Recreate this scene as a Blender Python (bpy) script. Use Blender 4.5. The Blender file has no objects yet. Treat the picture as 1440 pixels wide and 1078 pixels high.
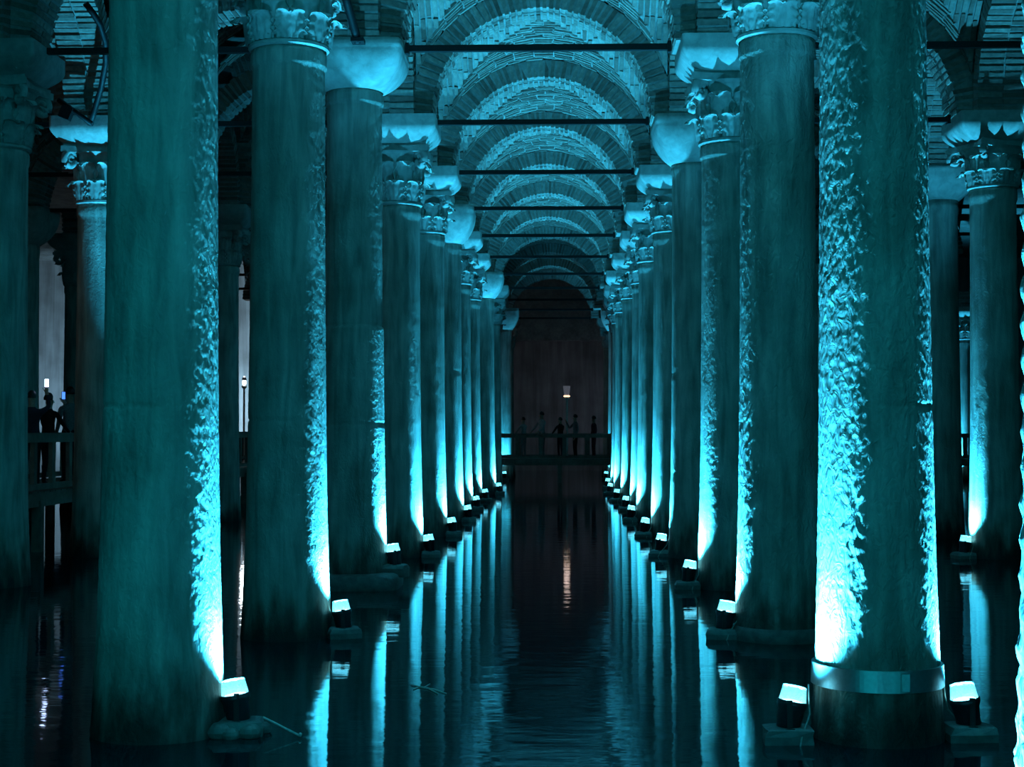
import bpy, math, random
import numpy as np
from mathutils import Vector, Matrix, noise, Euler

random.seed(11)
rng = np.random.default_rng(11)
scn = bpy.context.scene
col = scn.collection
PI = math.pi

# ------------------------------------------------------------------ camera
cam_d = bpy.data.cameras.new('camera')
cam_d.sensor_width = 36.0
cam_d.lens = 54.0
cam_d.clip_end = 300
cam = bpy.data.objects.new('camera', cam_d)
cam.location = (0, 0, 2.02)
cam.rotation_euler = (math.radians(91.75), 0, math.radians(1.67))
col.objects.link(cam)
scn.camera = cam

# ------------------------------------------------------------------ light
world = bpy.data.worlds.new('world')
scn.world = world
world.use_nodes = True
bg = world.node_tree.nodes['Background']
bg.inputs[0].default_value = (0.004, 0.36, 0.47, 1)     # the glow of the rest of the cistern, behind the camera
bg.inputs[1].default_value = 1.9
LED = (0.032, 0.56, 1.0)
SPOT_W = 3800.0

vs = scn.view_settings
vs.view_transform = 'Standard'
vs.look = 'None'
vs.exposure = 0.0
vs.gamma = 1.0
vs.use_curve_mapping = False
scn.cycles.use_denoising = True
scn.cycles.max_bounces = 8
scn.cycles.diffuse_bounces = 5
scn.cycles.sample_clamp_indirect = 6.0

# ------------------------------------------------------------------ materials
def new_mat(name):
    m = bpy.data.materials.new(name)
    m.use_nodes = True
    nt = m.node_tree
    return m, nt, nt.nodes, nt.links, nt.nodes['Principled BSDF']

def ramp(N, stops):
    r = N.new('ShaderNodeValToRGB')
    el = r.color_ramp.elements
    el[0].position, el[0].color = stops[0][0], (*stops[0][1], 1)
    el[1].position, el[1].color = stops[-1][0], (*stops[-1][1], 1)
    for p, c in stops[1:-1]:
        e = el.new(p); e.color = (*c, 1)
    return r

def stone(name, c0, c1, rough=0.75, scale=3.0, stretch=0.12, bump=0.5, bdist=0.02, bscale=22.0, stain_and_shade=None, spec=0.35):
    m, nt, N, L, P = new_mat(name)
    tc = N.new('ShaderNodeTexCoord'); oi = N.new('ShaderNodeObjectInfo')
    mp = N.new('ShaderNodeMapping'); mp.inputs['Scale'].default_value = (1, 1, stretch)
    add = N.new('ShaderNodeVectorMath'); add.operation = 'ADD'
    mul = N.new('ShaderNodeVectorMath'); mul.operation = 'SCALE'; mul.inputs[0].default_value = (37, 19, 53)
    L.new(oi.outputs['Random'], mul.inputs['Scale'])
    L.new(tc.outputs['Object'], mp.inputs[0]); L.new(mp.outputs[0], add.inputs[0]); L.new(mul.outputs[0], add.inputs[1])
    n1 = N.new('ShaderNodeTexNoise'); n1.inputs['Scale'].default_value = scale * 3; n1.inputs['Detail'].default_value = 6
    n1.inputs['Distortion'].default_value = 0.6
    L.new(add.outputs[0], n1.inputs['Vector'])
    r1 = ramp(N, [(0.32, c0), (0.68, c1)])
    L.new(n1.outputs['Fac'], r1.inputs[0])
    n2 = N.new('ShaderNodeTexNoise'); n2.inputs['Scale'].default_value = scale * 0.6; n2.inputs['Detail'].default_value = 4
    add2 = N.new('ShaderNodeVectorMath'); add2.operation = 'ADD'
    L.new(tc.outputs['Object'], add2.inputs[0]); L.new(mul.outputs[0], add2.inputs[1])
    L.new(add2.outputs[0], n2.inputs['Vector'])
    r2 = ramp(N, [(0.3, (0.62, 0.62, 0.6)), (0.65, (1, 1, 1))])
    L.new(n2.outputs['Fac'], r2.inputs[0])
    mx = N.new('ShaderNodeMixRGB'); mx.blend_type = 'MULTIPLY'; mx.inputs[0].default_value = 1
    L.new(r1.outputs[0], mx.inputs[1]); L.new(r2.outputs[0], mx.inputs[2])
    out = mx.outputs[0]
    if stain_and_shade:       # damp, algae-dark foot plus the lack of light there painted in, ragged upper edge
        sep = N.new('ShaderNodeSeparateXYZ'); L.new(tc.outputs['Object'], sep.inputs[0])
        mp3 = N.new('ShaderNodeMapping'); mp3.inputs['Scale'].default_value = (1, 1, 0.25)
        L.new(add2.outputs[0], mp3.inputs[0])
        n3 = N.new('ShaderNodeTexNoise'); n3.inputs['Scale'].default_value = 7; n3.inputs['Detail'].default_value = 5
        L.new(mp3.outputs[0], n3.inputs['Vector'])
        ma = N.new('ShaderNodeMath'); ma.operation = 'MULTIPLY_ADD'; ma.inputs[1].default_value = -1.1
        L.new(n3.outputs['Fac'], ma.inputs[0]); L.new(sep.outputs[2], ma.inputs[2])
        r3 = ramp(N, [(0.0, (0.06, 0.05, 0.045)), (0.2, (0.24, 0.2, 0.18)), (0.5, (0.75, 0.73, 0.7)), (0.85, (1, 1, 1))])
        ad = N.new('ShaderNodeMath'); ad.operation = 'ADD'; ad.inputs[1].default_value = 0.53
        L.new(ma.outputs[0], ad.inputs[0])
        L.new(ad.outputs[0], r3.inputs[0])
        m3 = N.new('ShaderNodeMixRGB'); m3.blend_type = 'MULTIPLY'; m3.inputs[0].default_value = 1
        L.new(out, m3.inputs[1]); L.new(r3.outputs[0], m3.inputs[2])
        out = m3.outputs[0]
    L.new(out, P.inputs['Base Color'])
    P.inputs['Roughness'].default_value = rough
    P.inputs['Specular IOR Level'].default_value = spec
    n4 = N.new('ShaderNodeTexNoise'); n4.inputs['Scale'].default_value = bscale; n4.inputs['Detail'].default_value = 5
    n4.inputs['Distortion'].default_value = 1.2
    mp4 = N.new('ShaderNodeMapping'); mp4.inputs['Scale'].default_value = (1, 1, 0.55); mp4.inputs['Rotation'].default_value = (0.35, 0.3, 0)
    L.new(add2.outputs[0], mp4.inputs[0]); L.new(mp4.outputs[0], n4.inputs['Vector'])
    b = N.new('ShaderNodeBump'); b.inputs['Strength'].default_value = bump; b.inputs['Distance'].default_value = bdist
    L.new(n4.outputs['Fac'], b.inputs['Height']); L.new(b.outputs[0], P.inputs['Normal'])
    return m

def plain(name, c, rough=0.6, metal=0.0, emit=None, estr=0.0, bump=0.0, bscale=40, var=0.25):
    m, nt, N, L, P = new_mat(name)
    tc = N.new('ShaderNodeTexCoord')
    n = N.new('ShaderNodeTexNoise'); n.inputs['Scale'].default_value = bscale; n.inputs['Detail'].default_value = 3
    L.new(tc.outputs['Object'], n.inputs['Vector'])
    lo = tuple(v * (1 - var) for v in c); hi = tuple(min(1, v * (1 + var)) for v in c)
    r = ramp(N, [(0.3, lo), (0.7, hi)]); L.new(n.outputs['Fac'], r.inputs[0]); L.new(r.outputs[0], P.inputs['Base Color'])
    P.inputs['Roughness'].default_value = rough; P.inputs['Metallic'].default_value = metal
    if emit:
        P.inputs['Emission Color'].default_value = (*emit, 1); P.inputs['Emission Strength'].default_value = estr
    if bump:
        b = N.new('ShaderNodeBump'); b.inputs['Strength'].default_value = bump; b.inputs['Distance'].default_value = 0.01
        L.new(n.outputs['Fac'], b.inputs['Height']); L.new(b.outputs[0], P.inputs['Normal'])
    return m

M = {}
M['shaft'] = stone('shaft_marble', (0.33, 0.318, 0.28), (0.66, 0.64, 0.57), stain_and_shade=True, bump=0.55, bdist=0.02, bscale=26)
M['shaft_rough'] = stone('shaft_rough_marble', (0.33, 0.318, 0.28), (0.66, 0.64, 0.57), stain_and_shade=True, bump=0.9, bdist=0.03, bscale=20)
M['capital'] = stone('capital_marble', (0.46, 0.45, 0.42), (0.66, 0.64, 0.6), stretch=1, bump=0.35, bdist=0.015, bscale=30)
M['base'] = stone('wet_base_stone', (0.10, 0.095, 0.085), (0.2, 0.19, 0.17), stretch=1, rough=0.5)
M['mortar'] = stone('lime_mortar', (0.30, 0.29, 0.27), (0.45, 0.43, 0.40), stretch=1, rough=0.9, bump=0.5, bscale=30)
M['wall'] = stone('plaster_wall', (0.30, 0.28, 0.27), (0.5, 0.48, 0.47), stretch=0.08, rough=0.9, bump=0.3, scale=1.2)
M['iron'] = plain('dark_iron', (0.012, 0.012, 0.013), 0.6, 0.3)
M['steel'] = plain('band_steel', (0.50, 0.52, 0.52), 0.38, 0.85, var=0.1)
M['housing'] = plain('lamp_housing', (0.012, 0.015, 0.02), 0.35, 0.2)
def hood_mat():
    m, nt, N, L, P = new_mat('lit_glass_hood')
    P.inputs['Base Color'].default_value = (0.5, 0.6, 0.62, 1); P.inputs['Roughness'].default_value = 0.15
    P.inputs['Emission Color'].default_value = (0.10, 0.70, 1.0, 1); P.inputs['Emission Strength'].default_value = 1.3
    tr = N.new('ShaderNodeBsdfTransparent'); mx = N.new('ShaderNodeMixShader')
    fr = N.new('ShaderNodeTexNoise'); fr.inputs['Scale'].default_value = 12
    rp = ramp(N, [(0.3, (0.34,) * 3), (0.7, (0.46,) * 3)]); L.new(fr.outputs['Fac'], rp.inputs[0]); L.new(rp.outputs[0], mx.inputs[0])
    L.new(tr.outputs[0], mx.inputs[1]); L.new(P.outputs[0], mx.inputs[2])
    L.new(mx.outputs[0], N['Material Output'].inputs['Surface'])
    return m
M['hood'] = hood_mat()
M['lens'] = plain('lit_lens', (0.8, 0.9, 0.95), 0.2, emit=(0.30, 0.88, 1.0), estr=14.0)
M['cable'] = plain('cable_rubber', (0.42, 0.40, 0.34), 0.5)
M['twig'] = plain('bleached_twig', (0.6, 0.58, 0.5), 0.6)
M['block'] = plain('lamp_block_stone', (0.13, 0.125, 0.11), 0.6, bump=0.5, bscale=18)
M['wood'] = stone('walkway_wood', (0.28, 0.16, 0.13), (0.42, 0.26, 0.21), stretch=1, scale=2, rough=0.6, bump=0.3)
M['skin'] = plain('skin', (0.45, 0.28, 0.2), 0.6)
M['hair'] = plain('hair', (0.015, 0.012, 0.01), 0.5)
M['navy'] = plain('navy_cloth', (0.015, 0.018, 0.035), 0.9)
M['black'] = plain('black_cloth', (0.012, 0.012, 0.013), 0.9)
M['greycloth'] = plain('grey_cloth', (0.18, 0.18, 0.18), 0.9)
M['pale'] = plain('pale_cloth', (0.38, 0.37, 0.36), 0.9)
M['red'] = plain('red_cloth', (0.16, 0.02, 0.03), 0.9)
M['phone'] = plain('phone_body', (0.02, 0.02, 0.02), 0.3)
M['phone_light'] = plain('phone_light', (0.7, 0.75, 1), 0.3, emit=(0.45, 0.6, 1.0), estr=9)
M['phone_screen'] = plain('phone_screen', (0.05, 0.1, 0.4), 0.3, emit=(0.06, 0.2, 1.0), estr=2)
M['warm'] = plain('warm_flame_ring', (1, 0.8, 0.6), 0.4, emit=(1.0, 0.62, 0.36), estr=2.2)
M['white_bulb'] = plain('white_bulb', (1, 1, 1), 0.4, emit=(0.85, 0.95, 1.0), estr=8)
M['lampglass'] = plain('lamp_shade_glass', (0.35, 0.36, 0.42), 0.3, emit=(0.5, 0.5, 0.6), estr=0.12)
M['brass'] = plain('lamp_post_metal', (0.75, 0.72, 0.68), 0.4, 0.0)

def brick_mat():
    m, nt, N, L, P = new_mat('old_brick')
    geo = N.new('ShaderNodeNewGeometry'); oi = N.new('ShaderNodeObjectInfo')
    ad = N.new('ShaderNodeMath'); ad.operation = 'ADD'
    L.new(geo.outputs['Random Per Island'], ad.inputs[0]); L.new(oi.outputs['Random'], ad.inputs[1])
    fr = N.new('ShaderNodeMath'); fr.operation = 'FRACT'; L.new(ad.outputs[0], fr.inputs[0])
    r = ramp(N, [(0.0, (0.20, 0.125, 0.10)), (0.4, (0.31, 0.23, 0.19)), (0.75, (0.40, 0.33, 0.28)), (1.0, (0.27, 0.16, 0.13))])
    L.new(fr.outputs[0], r.inputs[0])
    tc = N.new('ShaderNodeTexCoord')
    n = N.new('ShaderNodeTexNoise'); n.inputs['Scale'].default_value = 14; n.inputs['Detail'].default_value = 5
    L.new(tc.outputs['Object'], n.inputs['Vector'])
    r2 = ramp(N, [(0.3, (0.65, 0.65, 0.65)), (0.7, (1.15, 1.15, 1.15))]); L.new(n.outputs['Fac'], r2.inputs[0])
    mx = N.new('ShaderNodeMixRGB'); mx.blend_type = 'MULTIPLY'; mx.inputs[0].default_value = 1
    L.new(r.outputs[0], mx.inputs[1]); L.new(r2.outputs[0], mx.inputs[2]); L.new(mx.outputs[0], P.inputs['Base Color'])
    P.inputs['Roughness'].default_value = 0.9
    b = N.new('ShaderNodeBump'); b.inputs['Strength'].default_value = 0.6; b.inputs['Distance'].default_value = 0.015
    L.new(n.outputs['Fac'], b.inputs['Height']); L.new(b.outputs[0], P.inputs['Normal'])
    return m
M['brick'] = brick_mat()

def water_mat():
    m, nt, N, L, P = new_mat('still_water')
    P.inputs['Base Color'].default_value = (0.003, 0.022, 0.030, 1)
    P.inputs['Roughness'].default_value = 0.045
    P.inputs['IOR'].default_value = 1.33
    tc = N.new('ShaderNodeTexCoord')
    mp = N.new('ShaderNodeMapping'); mp.inputs['Scale'].default_value = (0.9, 2.2, 1)
    L.new(tc.outputs['Object'], mp.inputs[0])
    n1 = N.new('ShaderNodeTexNoise'); n1.inputs['Scale'].default_value = 1.6; n1.inputs['Detail'].default_value = 3
    L.new(mp.outputs[0], n1.inputs['Vector'])
    b = N.new('ShaderNodeBump'); b.inputs['Strength'].default_value = 0.09; b.inputs['Distance'].default_value = 0.04
    L.new(n1.outputs['Fac'], b.inputs['Height']); L.new(b.outputs[0], P.inputs['Normal'])
    return m
M['water'] = water_mat()

# ------------------------------------------------------------------ mesh helpers
class MB:
    def __init__(s): s.v = []; s.f = []
    def add(s, v, f):
        o = len(s.v); s.v.extend(v); s.f.extend([tuple(i + o for i in q) for q in f]); return s
    def box(s, c, size, rot=None, taper=1.0):
        hx, hy, hz = size[0] / 2, size[1] / 2, size[2] / 2
        vs_ = []
        for z, t in ((-hz, 1.0), (hz, taper)):
            for x, y in ((-hx, -hy), (hx, -hy), (hx, hy), (-hx, hy)):
                p = Vector((x * t, y * t, z))
                if rot is not None: p = rot @ p
                vs_.append(tuple(p + Vector(c)))
        return s.add(vs_, [(3, 2, 1, 0), (4, 5, 6, 7), (0, 1, 5, 4), (1, 2, 6, 5), (2, 3, 7, 6), (3, 0, 4, 7)])
    def rings(s, rings, cap0=True, cap1=True, closed=False):
        n = len(rings[0]); vs_ = [p for r in rings for p in r]; fs = []
        for i in range(len(rings) - 1):
            for j in range(n):
                a = i * n + j; b = i * n + (j + 1) % n
                fs.append((a, b, b + n, a + n))
        if cap0: fs.append(tuple(reversed(range(n))))
        if cap1: fs.append(tuple(range((len(rings) - 1) * n, len(rings) * n)))
        return s.add(vs_, fs)
    def lathe(s, prof, n=32, c=(0, 0, 0), cap0=True, cap1=True):
        return s.rings([[(c[0] + r * math.cos(2 * PI * j / n), c[1] + r * math.sin(2 * PI * j / n), c[2] + z) for j in range(n)] for r, z in prof], cap0, cap1)
    def tube(s, pts, r, n=8):
        pts = [Vector(p) for p in pts]; rs = []
        for i, p in enumerate(pts):
            d = (pts[min(i + 1, len(pts) - 1)] - pts[max(i - 1, 0)]).normalized()
            up = Vector((0, 0, 1)) if abs(d.z) < 0.9 else Vector((1, 0, 0))
            a = d.cross(up).normalized(); b = d.cross(a).normalized()
            rr = r[i] if isinstance(r, (list, tuple)) else r
            rs.append([tuple(p + a * rr * math.cos(2 * PI * j / n) + b * rr * math.sin(2 * PI * j / n)) for j in range(n)])
        return s.rings(rs)
    def mesh(s, name, mat, smooth=False):
        me = bpy.data.meshes.new(name)
        me.from_pydata(s.v, [], s.f); me.materials.append(mat)
        if smooth: me.polygons.foreach_set('use_smooth', [True] * len(me.polygons))
        me.update(); return me
    def build(s, name, mat, parent=None, smooth=False, loc=None):
        return link(name, s.mesh(name, mat, smooth), parent, loc)

def link(name, me, parent=None, loc=None, rot=None):
    o = bpy.data.objects.new(name, me); col.objects.link(o)
    if parent is not None: o.parent = parent
    if loc is not None: o.location = loc
    if rot is not None: o.rotation_euler = rot
    return o

def empty(name, loc=(0, 0, 0), rz=0):
    o = bpy.data.objects.new(name, None); o.empty_display_size = 0.1
    o.location = loc; o.rotation_euler = (0, 0, rz); col.objects.link(o); return o

def tag(o, label=None, cat=None, group=None, kind=None):
    if label: o['label'] = label
    if cat: o['category'] = cat
    if group: o['group'] = group
    if kind: o['kind'] = kind
    return o

# many boxes at once: centres (n,3), axes (n,3,3) as columns, half sizes (n,3)
BOXS = np.array([(-1, -1, -1), (1, -1, -1), (1, 1, -1), (-1, 1, -1), (-1, -1, 1), (1, -1, 1), (1, 1, 1), (-1, 1, 1)], float)
BOXF = np.array([(3, 2, 1, 0), (4, 5, 6, 7), (0, 1, 5, 4), (1, 2, 6, 5), (2, 3, 7, 6), (3, 0, 4, 7)])
def boxes_mesh(name, C, A, H, mat, jit=0.006):
    n = len(C)
    loc = BOXS[None] * H[:, None, :] + rng.uniform(-jit, jit, (n, 8, 3))
    v = np.einsum('nij,nkj->nki', A, loc) + C[:, None, :]
    f = (BOXF[None] + (np.arange(n) * 8)[:, None, None]).reshape(-1, 4)
    me = bpy.data.meshes.new(name)
    me.from_pydata(v.reshape(-1, 3).tolist(), [], f.tolist()); me.materials.append(mat); me.update()
    return me
BRICK_SHARED = {}
def brick_objs(C, A, H, parent, name='brick'):
    """each brick an object of its own under parent; alike bricks share mesh data"""
    for c, a, h in zip(C, A, H):
        key = (round(float(h[0]), 2), round(float(h[1]), 2), round(float(h[2]), 2), random.randrange(4))
        if key not in BRICK_SHARED:
            BRICK_SHARED[key] = boxes_mesh('brick', np.zeros((1, 3)), np.eye(3)[None], np.array([h]), M['brick'], 0.007)
        o = bpy.data.objects.new(name, BRICK_SHARED[key]); col.objects.link(o); o.parent = parent
        m = Matrix(a.tolist()).to_4x4(); m.translation = Vector(c.tolist()); o.matrix_local = m

# ------------------------------------------------------------------ layout
SP = 4.8
def Y(k): return 10.3 + SP * (k - 1)
def PX(px, y): return (px - 783) / 2160 * y
XL, XR = -2.64, 2.16
SPRING = 7.0
ORD = ['zeroth', 'first', 'second', 'third', 'fourth', 'fifth', 'sixth', 'seventh', 'eighth', 'ninth', 'tenth', 'eleventh', 'twelfth', 'thirteenth', 'fourteenth', 'fifteenth']

# ------------------------------------------------------------------ structure: water and walls
mb = MB(); mb.add([(-30, -8, 0), (26, -8, 0), (26, 78, 0), (-30, 78, 0)], [(0, 1, 2, 3)])
tag(mb.build('floor', M['water']), 'dark still water covering the cistern floor and mirroring the columns', None, kind='structure')
def slab(name, c, size, mat):
    return tag(MB().box(c, size).build(name, mat), kind='structure')
slab('wall_left', (-30.2, 35, 5.3), (0.4, 86, 11.4), M['wall'])
slab('wall_right', (26.2, 35, 5.3), (0.4, 86, 11.4), M['wall'])
slab('wall_back', (-2, 78.2, 5.3), (56, 0.4, 11.4), M['wall'])
slab('light_blocker_left', (-19.1, -3.2, 5.3), (21.8, 0.4, 11.4), M['wall'])  # unseen slab added to keep the world glow off the deeper columns
slab('light_blocker_right', (16.9, -3.2, 5.3), (18.4, 0.4, 11.4), M['wall'])  # right-hand twin, added out of view to narrow the glow
slab('ceiling', (-2, 36, 10.9), (56, 84, 0.3), M['mortar'])

# ------------------------------------------------------------------ vaults
R_IN, R_OUT, HALF_W = 1.75, 2.1, 0.40
PITCH = 0.11
def ring_data():
    n = int(PI * (R_IN + R_OUT) / 2 / PITCH)
    C, A, H = [], [], []
    for i in range(n):
        th = PI * (i + 0.5) / n
        rad = Vector((math.cos(th), 0, math.sin(th))); tan = Vector((-math.sin(th), 0, math.cos(th)))
        for j, yy in enumerate((-0.2, 0.2)):
            rj = random.uniform(-0.012, 0.012)
            C.append(tuple(rad * ((R_IN + R_OUT) / 2 + rj) + Vector((0, yy + random.uniform(-.008, .008), 0))))
            A.append([[rad.x, 0, tan.x], [0, 1, 0], [rad.z, 0, tan.z]])
            H.append(((R_OUT - R_IN) / 2, 0.19, 0.033))
    return np.array(C), np.array(A), np.array(H)
RING = ring_data()
RING_BRICKS = boxes_mesh('bricks', *RING, M['brick'])
mb = MB()
N_ = 48
prof = [(R_IN + .02, -HALF_W + .02), (R_OUT - .015, -HALF_W + .02), (R_OUT - .015, HALF_W - .02), (R_IN + .02, HALF_W - .02)]
mb.rings([[(r * math.cos(PI * i / N_), y, r * math.sin(PI * i / N_)) for r, y in prof] for i in range(N_ + 1)])
RING_CORE = mb.mesh('mortar_core', M['mortar'])
ARCHES = 0
def arch(par, cx, cy, rz, label, near):
    o = empty('brick_arch', Vector((cx, cy, SPRING)) - par.location, rz)
    o.parent = par; tag(o, label)
    link('mortar_core', RING_CORE, o)
    if near: brick_objs(*RING, o)
    else: tag(link('bricks', RING_BRICKS, o), kind='stuff')
    return o

HI = SP / 2 - HALF_W
def web_h(x, y, d=0.25):
    m = min(abs(x), abs(y)); mm = max(abs(x), abs(y))
    return math.sqrt(R_OUT ** 2 - m * m) + d * (1 - mm / HI)
def bay_data():
    C, A, H = [], [], []
    p = 0.1
    rows = int(HI / p)
    for axis in (0, 1):
        for sgn in (-1, 1):
            for i in range(rows):
                mm = HI - p * (i + 0.5)
                th1 = math.asin(min(mm, HI) / R_OUT)
                L_ = 2 * th1 * R_OUT
                nb = max(1, round(L_ / 0.37)); off = 0.5 if (i % 2 == 0) else 0.0
                for j in range(nb + (0 if off == .5 else 1)):
                    t = -th1 + (j + off) * (2 * th1 / nb)
                    ln = (L_ / nb) / 2 - 0.014
                    if off == 0.0 and j in (0, nb):
                        t = t + (0.25 if j == 0 else -0.25) * (2 * th1 / nb); ln = ln / 2 - 0.005
                    s = R_OUT * math.sin(t)
                    z = R_OUT * math.cos(t) + 0.25 * (1 - mm / HI)
                    T = Vector((math.cos(t), 0, -math.sin(t))); Nn = Vector((math.sin(t), 0, math.cos(t)))
                    c = Vector((s, sgn * mm, z)) + Nn * (0.012 + random.uniform(-.012, .008))
                    a = [T, Vector((0, 1, 0)), Nn]
                    if axis == 1:
                        c = Vector((-c.y, c.x, c.z)); a = [Vector((-q.y, q.x, q.z)) for q in a]
                    C.append(tuple(c)); A.append([[a[0][k], a[1][k], a[2][k]] for k in range(3)])
                    H.append((round(ln, 2), 0.034, 0.03))
    return np.array(C), np.array(A), np.array(H)
BAY = bay_data()
BAY_BRICKS = [boxes_mesh('bricks', *BAY, M['brick']) for _ in range(2)]
G = 28
mb = MB()
vv = []
for i in range(G + 1):
    for j in range(G + 1):
        x = -HI + 2 * HI * i / G; y = -HI + 2 * HI * j / G
        vv.append((x, y, web_h(x, y) + 0.014))
mb.add(vv, [(i * (G + 1) + j, i * (G + 1) + j + 1, (i + 1) * (G + 1) + j + 1, (i + 1) * (G + 1) + j) for i in range(G) for j in range(G)])
BAY_CORE = mb.mesh('vault_web', M['mortar'])
def bay(cx, cy, stilt=0.0, near=False, view=None):
    o = link('ceiling', BAY_CORE, None, (cx, cy, SPRING + stilt)); tag(o, kind='structure')
    if near:
        C, A, H = BAY
        w = C + np.array([cx, cy, SPRING + stilt]) - np.array([0, 0, 2.02])
        d = np.linalg.norm(w, axis=1)
        # inner face turned to the camera and nearest: those show largest
        nrm = -A[:, :, 2]
        size = -(nrm * w).sum(1) / d ** 3
        vis = (w[:, 2] / w[:, 1] < 0.29)
        idx = np.argsort(-(size * vis + 0.0))[:300]
        rest = np.setdiff1d(np.arange(len(C)), idx)
        brick_objs(C[idx], A[idx], H[idx], o)
        tag(link('bricks', boxes_mesh('bricks', C[rest], A[rest], H[rest], M['brick']), o), kind='stuff')
    else:
        tag(link('bricks', random.choice(BAY_BRICKS), o), kind='stuff')
    return o

NAVES = {'far_left': -9.84, 'left': -5.04, 'mid': -0.24, 'right': 4.56, 'far_right': 9.36}
NNAME = {'far_left': 'the outermost aisle on the left', 'left': 'the aisle left of the central channel', 'mid': 'the central channel',
         'right': 'the aisle right of the central channel', 'far_right': 'the outermost aisle on the right'}
KR = {'far_left': (3, 11), 'left': (1, 12), 'mid': (1, 13), 'right': (1, 11), 'far_right': (3, 10)}
STILT = {'left': 0.85, 'right': 0.0}
BAYS = {}
for nv, cx in NAVES.items():
    k0, k1 = KR[nv]
    for k in range(k0, k1):
        BAYS[nv, k] = bay(cx, Y(k) + SP / 2, STILT.get(nv, 0.0), nv == 'mid' and k in (3, 4))
    for k in range(k0, k1 + 1):
        near = (nv == 'mid' and k in (3, 4, 5)) or (nv in ('left', 'right') and k in (3, 4))
        arch(BAYS[nv, min(k, k1 - 1)], cx, Y(k), 0, 'round brick arch across %s, %s from the camera' % (NNAME[nv], ORD[k]), near)
ROWS = {'LL': XL - SP, 'L': XL, 'R': XR, 'RR': XR + SP}
RNAME = {'LL': 'outer left column row', 'L': 'column row left of the central channel', 'R': 'column row right of the central channel', 'RR': 'outer right column row'}
RNAVE = {'LL': 'left', 'L': 'mid', 'R': 'right', 'RR': 'right'}
for rw, x in ROWS.items():
    for k in range(1, 11):
        arch(BAYS[RNAVE[rw], k], x, Y(k) + SP / 2, PI / 2, 'round brick arch along the %s, %s from the camera' % (RNAME[rw], ORD[k]), False)

# brick spandrels standing on each capital between the arches
def pier(x, y, top, label, near):
    x = XL + SP * round((x - XL) / SP)
    par = min(BAYS.values(), key=lambda q: abs(q.location.x - x) * 0.5 + abs(q.location.y - y))
    o = empty('brick_pier', Vector((x, y, SPRING)) - par.location); o.parent = par; tag(o, label)
    C, A, H = [], [], []
    I3 = [[1, 0, 0], [0, 1, 0], [0, 0, 1]]; R3 = [[0, -1, 0], [1, 0, 0], [0, 0, 1]]
    n = int(top / PITCH)
    core = MB()
    for i in range(n):
        z = (i + 0.5) * PITCH
        hw = SP / 2 - math.sqrt(max(0.01, R_OUT ** 2 - z * z)) if z < R_OUT else SP / 2
        hw = min(hw, 1.25)
        for face in range(4):
            if face >= 2 and top > 1.0 and z > 0.8: continue
            nb = max(1, round(2 * hw / 0.33)); L_ = 2 * hw / nb
            off = 0.0 if i % 2 else 0.5
            for j in range(nb + (1 if off else 0)):
                s = -hw + (j + 0.5 - off) * L_; ln = L_ / 2 - 0.016
                if off and j == 0: s += L_ / 4; ln = L_ / 4 - 0.012
                if off and j == nb: s -= L_ / 4; ln = L_ / 4 - 0.012
                sg = -1 if face % 2 == 0 else 1
                dpt = sg * (0.36 + random.uniform(-.012, .01))
                if face < 2: C.append((s, dpt, z)); A.append(I3)
                else: C.append((dpt, s, z)); A.append(R3)
                H.append((max(0.03, round(ln, 2)), 0.05, 0.034))
        core.box((0, 0, z), (2 * hw, 0.76, PITCH + .001))
        if not (top > 1.0 and z > 0.8): core.box((0, 0, z), (0.755, 2 * hw, PITCH + .001))
    core.build('mortar_core', M['mortar'], o)
    C, A, H = np.array(C, float), np.array(A, float), np.array(H, float)
    if near:
        front = np.where((C[:, 1] < -0.3) | ((C[:, 0] * (1 if x < 0 else -1)) > 0.3))[0]
        rest = np.setdiff1d(np.arange(len(C)), front)
        brick_objs(C[front], A[front], H[front], o)
        tag(link('bricks', boxes_mesh('bricks', C[rest], A[rest], H[rest], M['brick']), o), kind='stuff')
    else:
        tag(link('bricks', boxes_mesh('bricks', C, A, H, M['brick']), o), kind='stuff')

# ------------------------------------------------------------------ tie rods
def tie(x0, x1, y, label, r=0.040, z=6.98):
    o = empty('tie_rod', ((x0 + x1) / 2, y, z)); tag(o, label, 'tie rod', 'iron tie rods')
    L_ = x1 - x0
    MB().box((0, 0, 0), (L_, r * 2, r * 2)).build('rod', M['iron'], o)
    for s in (-1, 1):
        MB().box((s * (L_ / 2 - 0.02), 0, 0), (0.05, 0.12, 0.14)).build('anchor_plate', M['iron'], o)
for nv, cx in NAVES.items():
    k0, k1 = KR[nv]
    for k in range(max(3, k0), k1 + 1):
        y = Y(k)
        tie(cx - R_IN + 0.03, cx + R_IN - 0.03, y - 0.1, 'dark iron tie rod across %s, %s from camera' % (NNAME[nv], ORD[k]))

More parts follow.
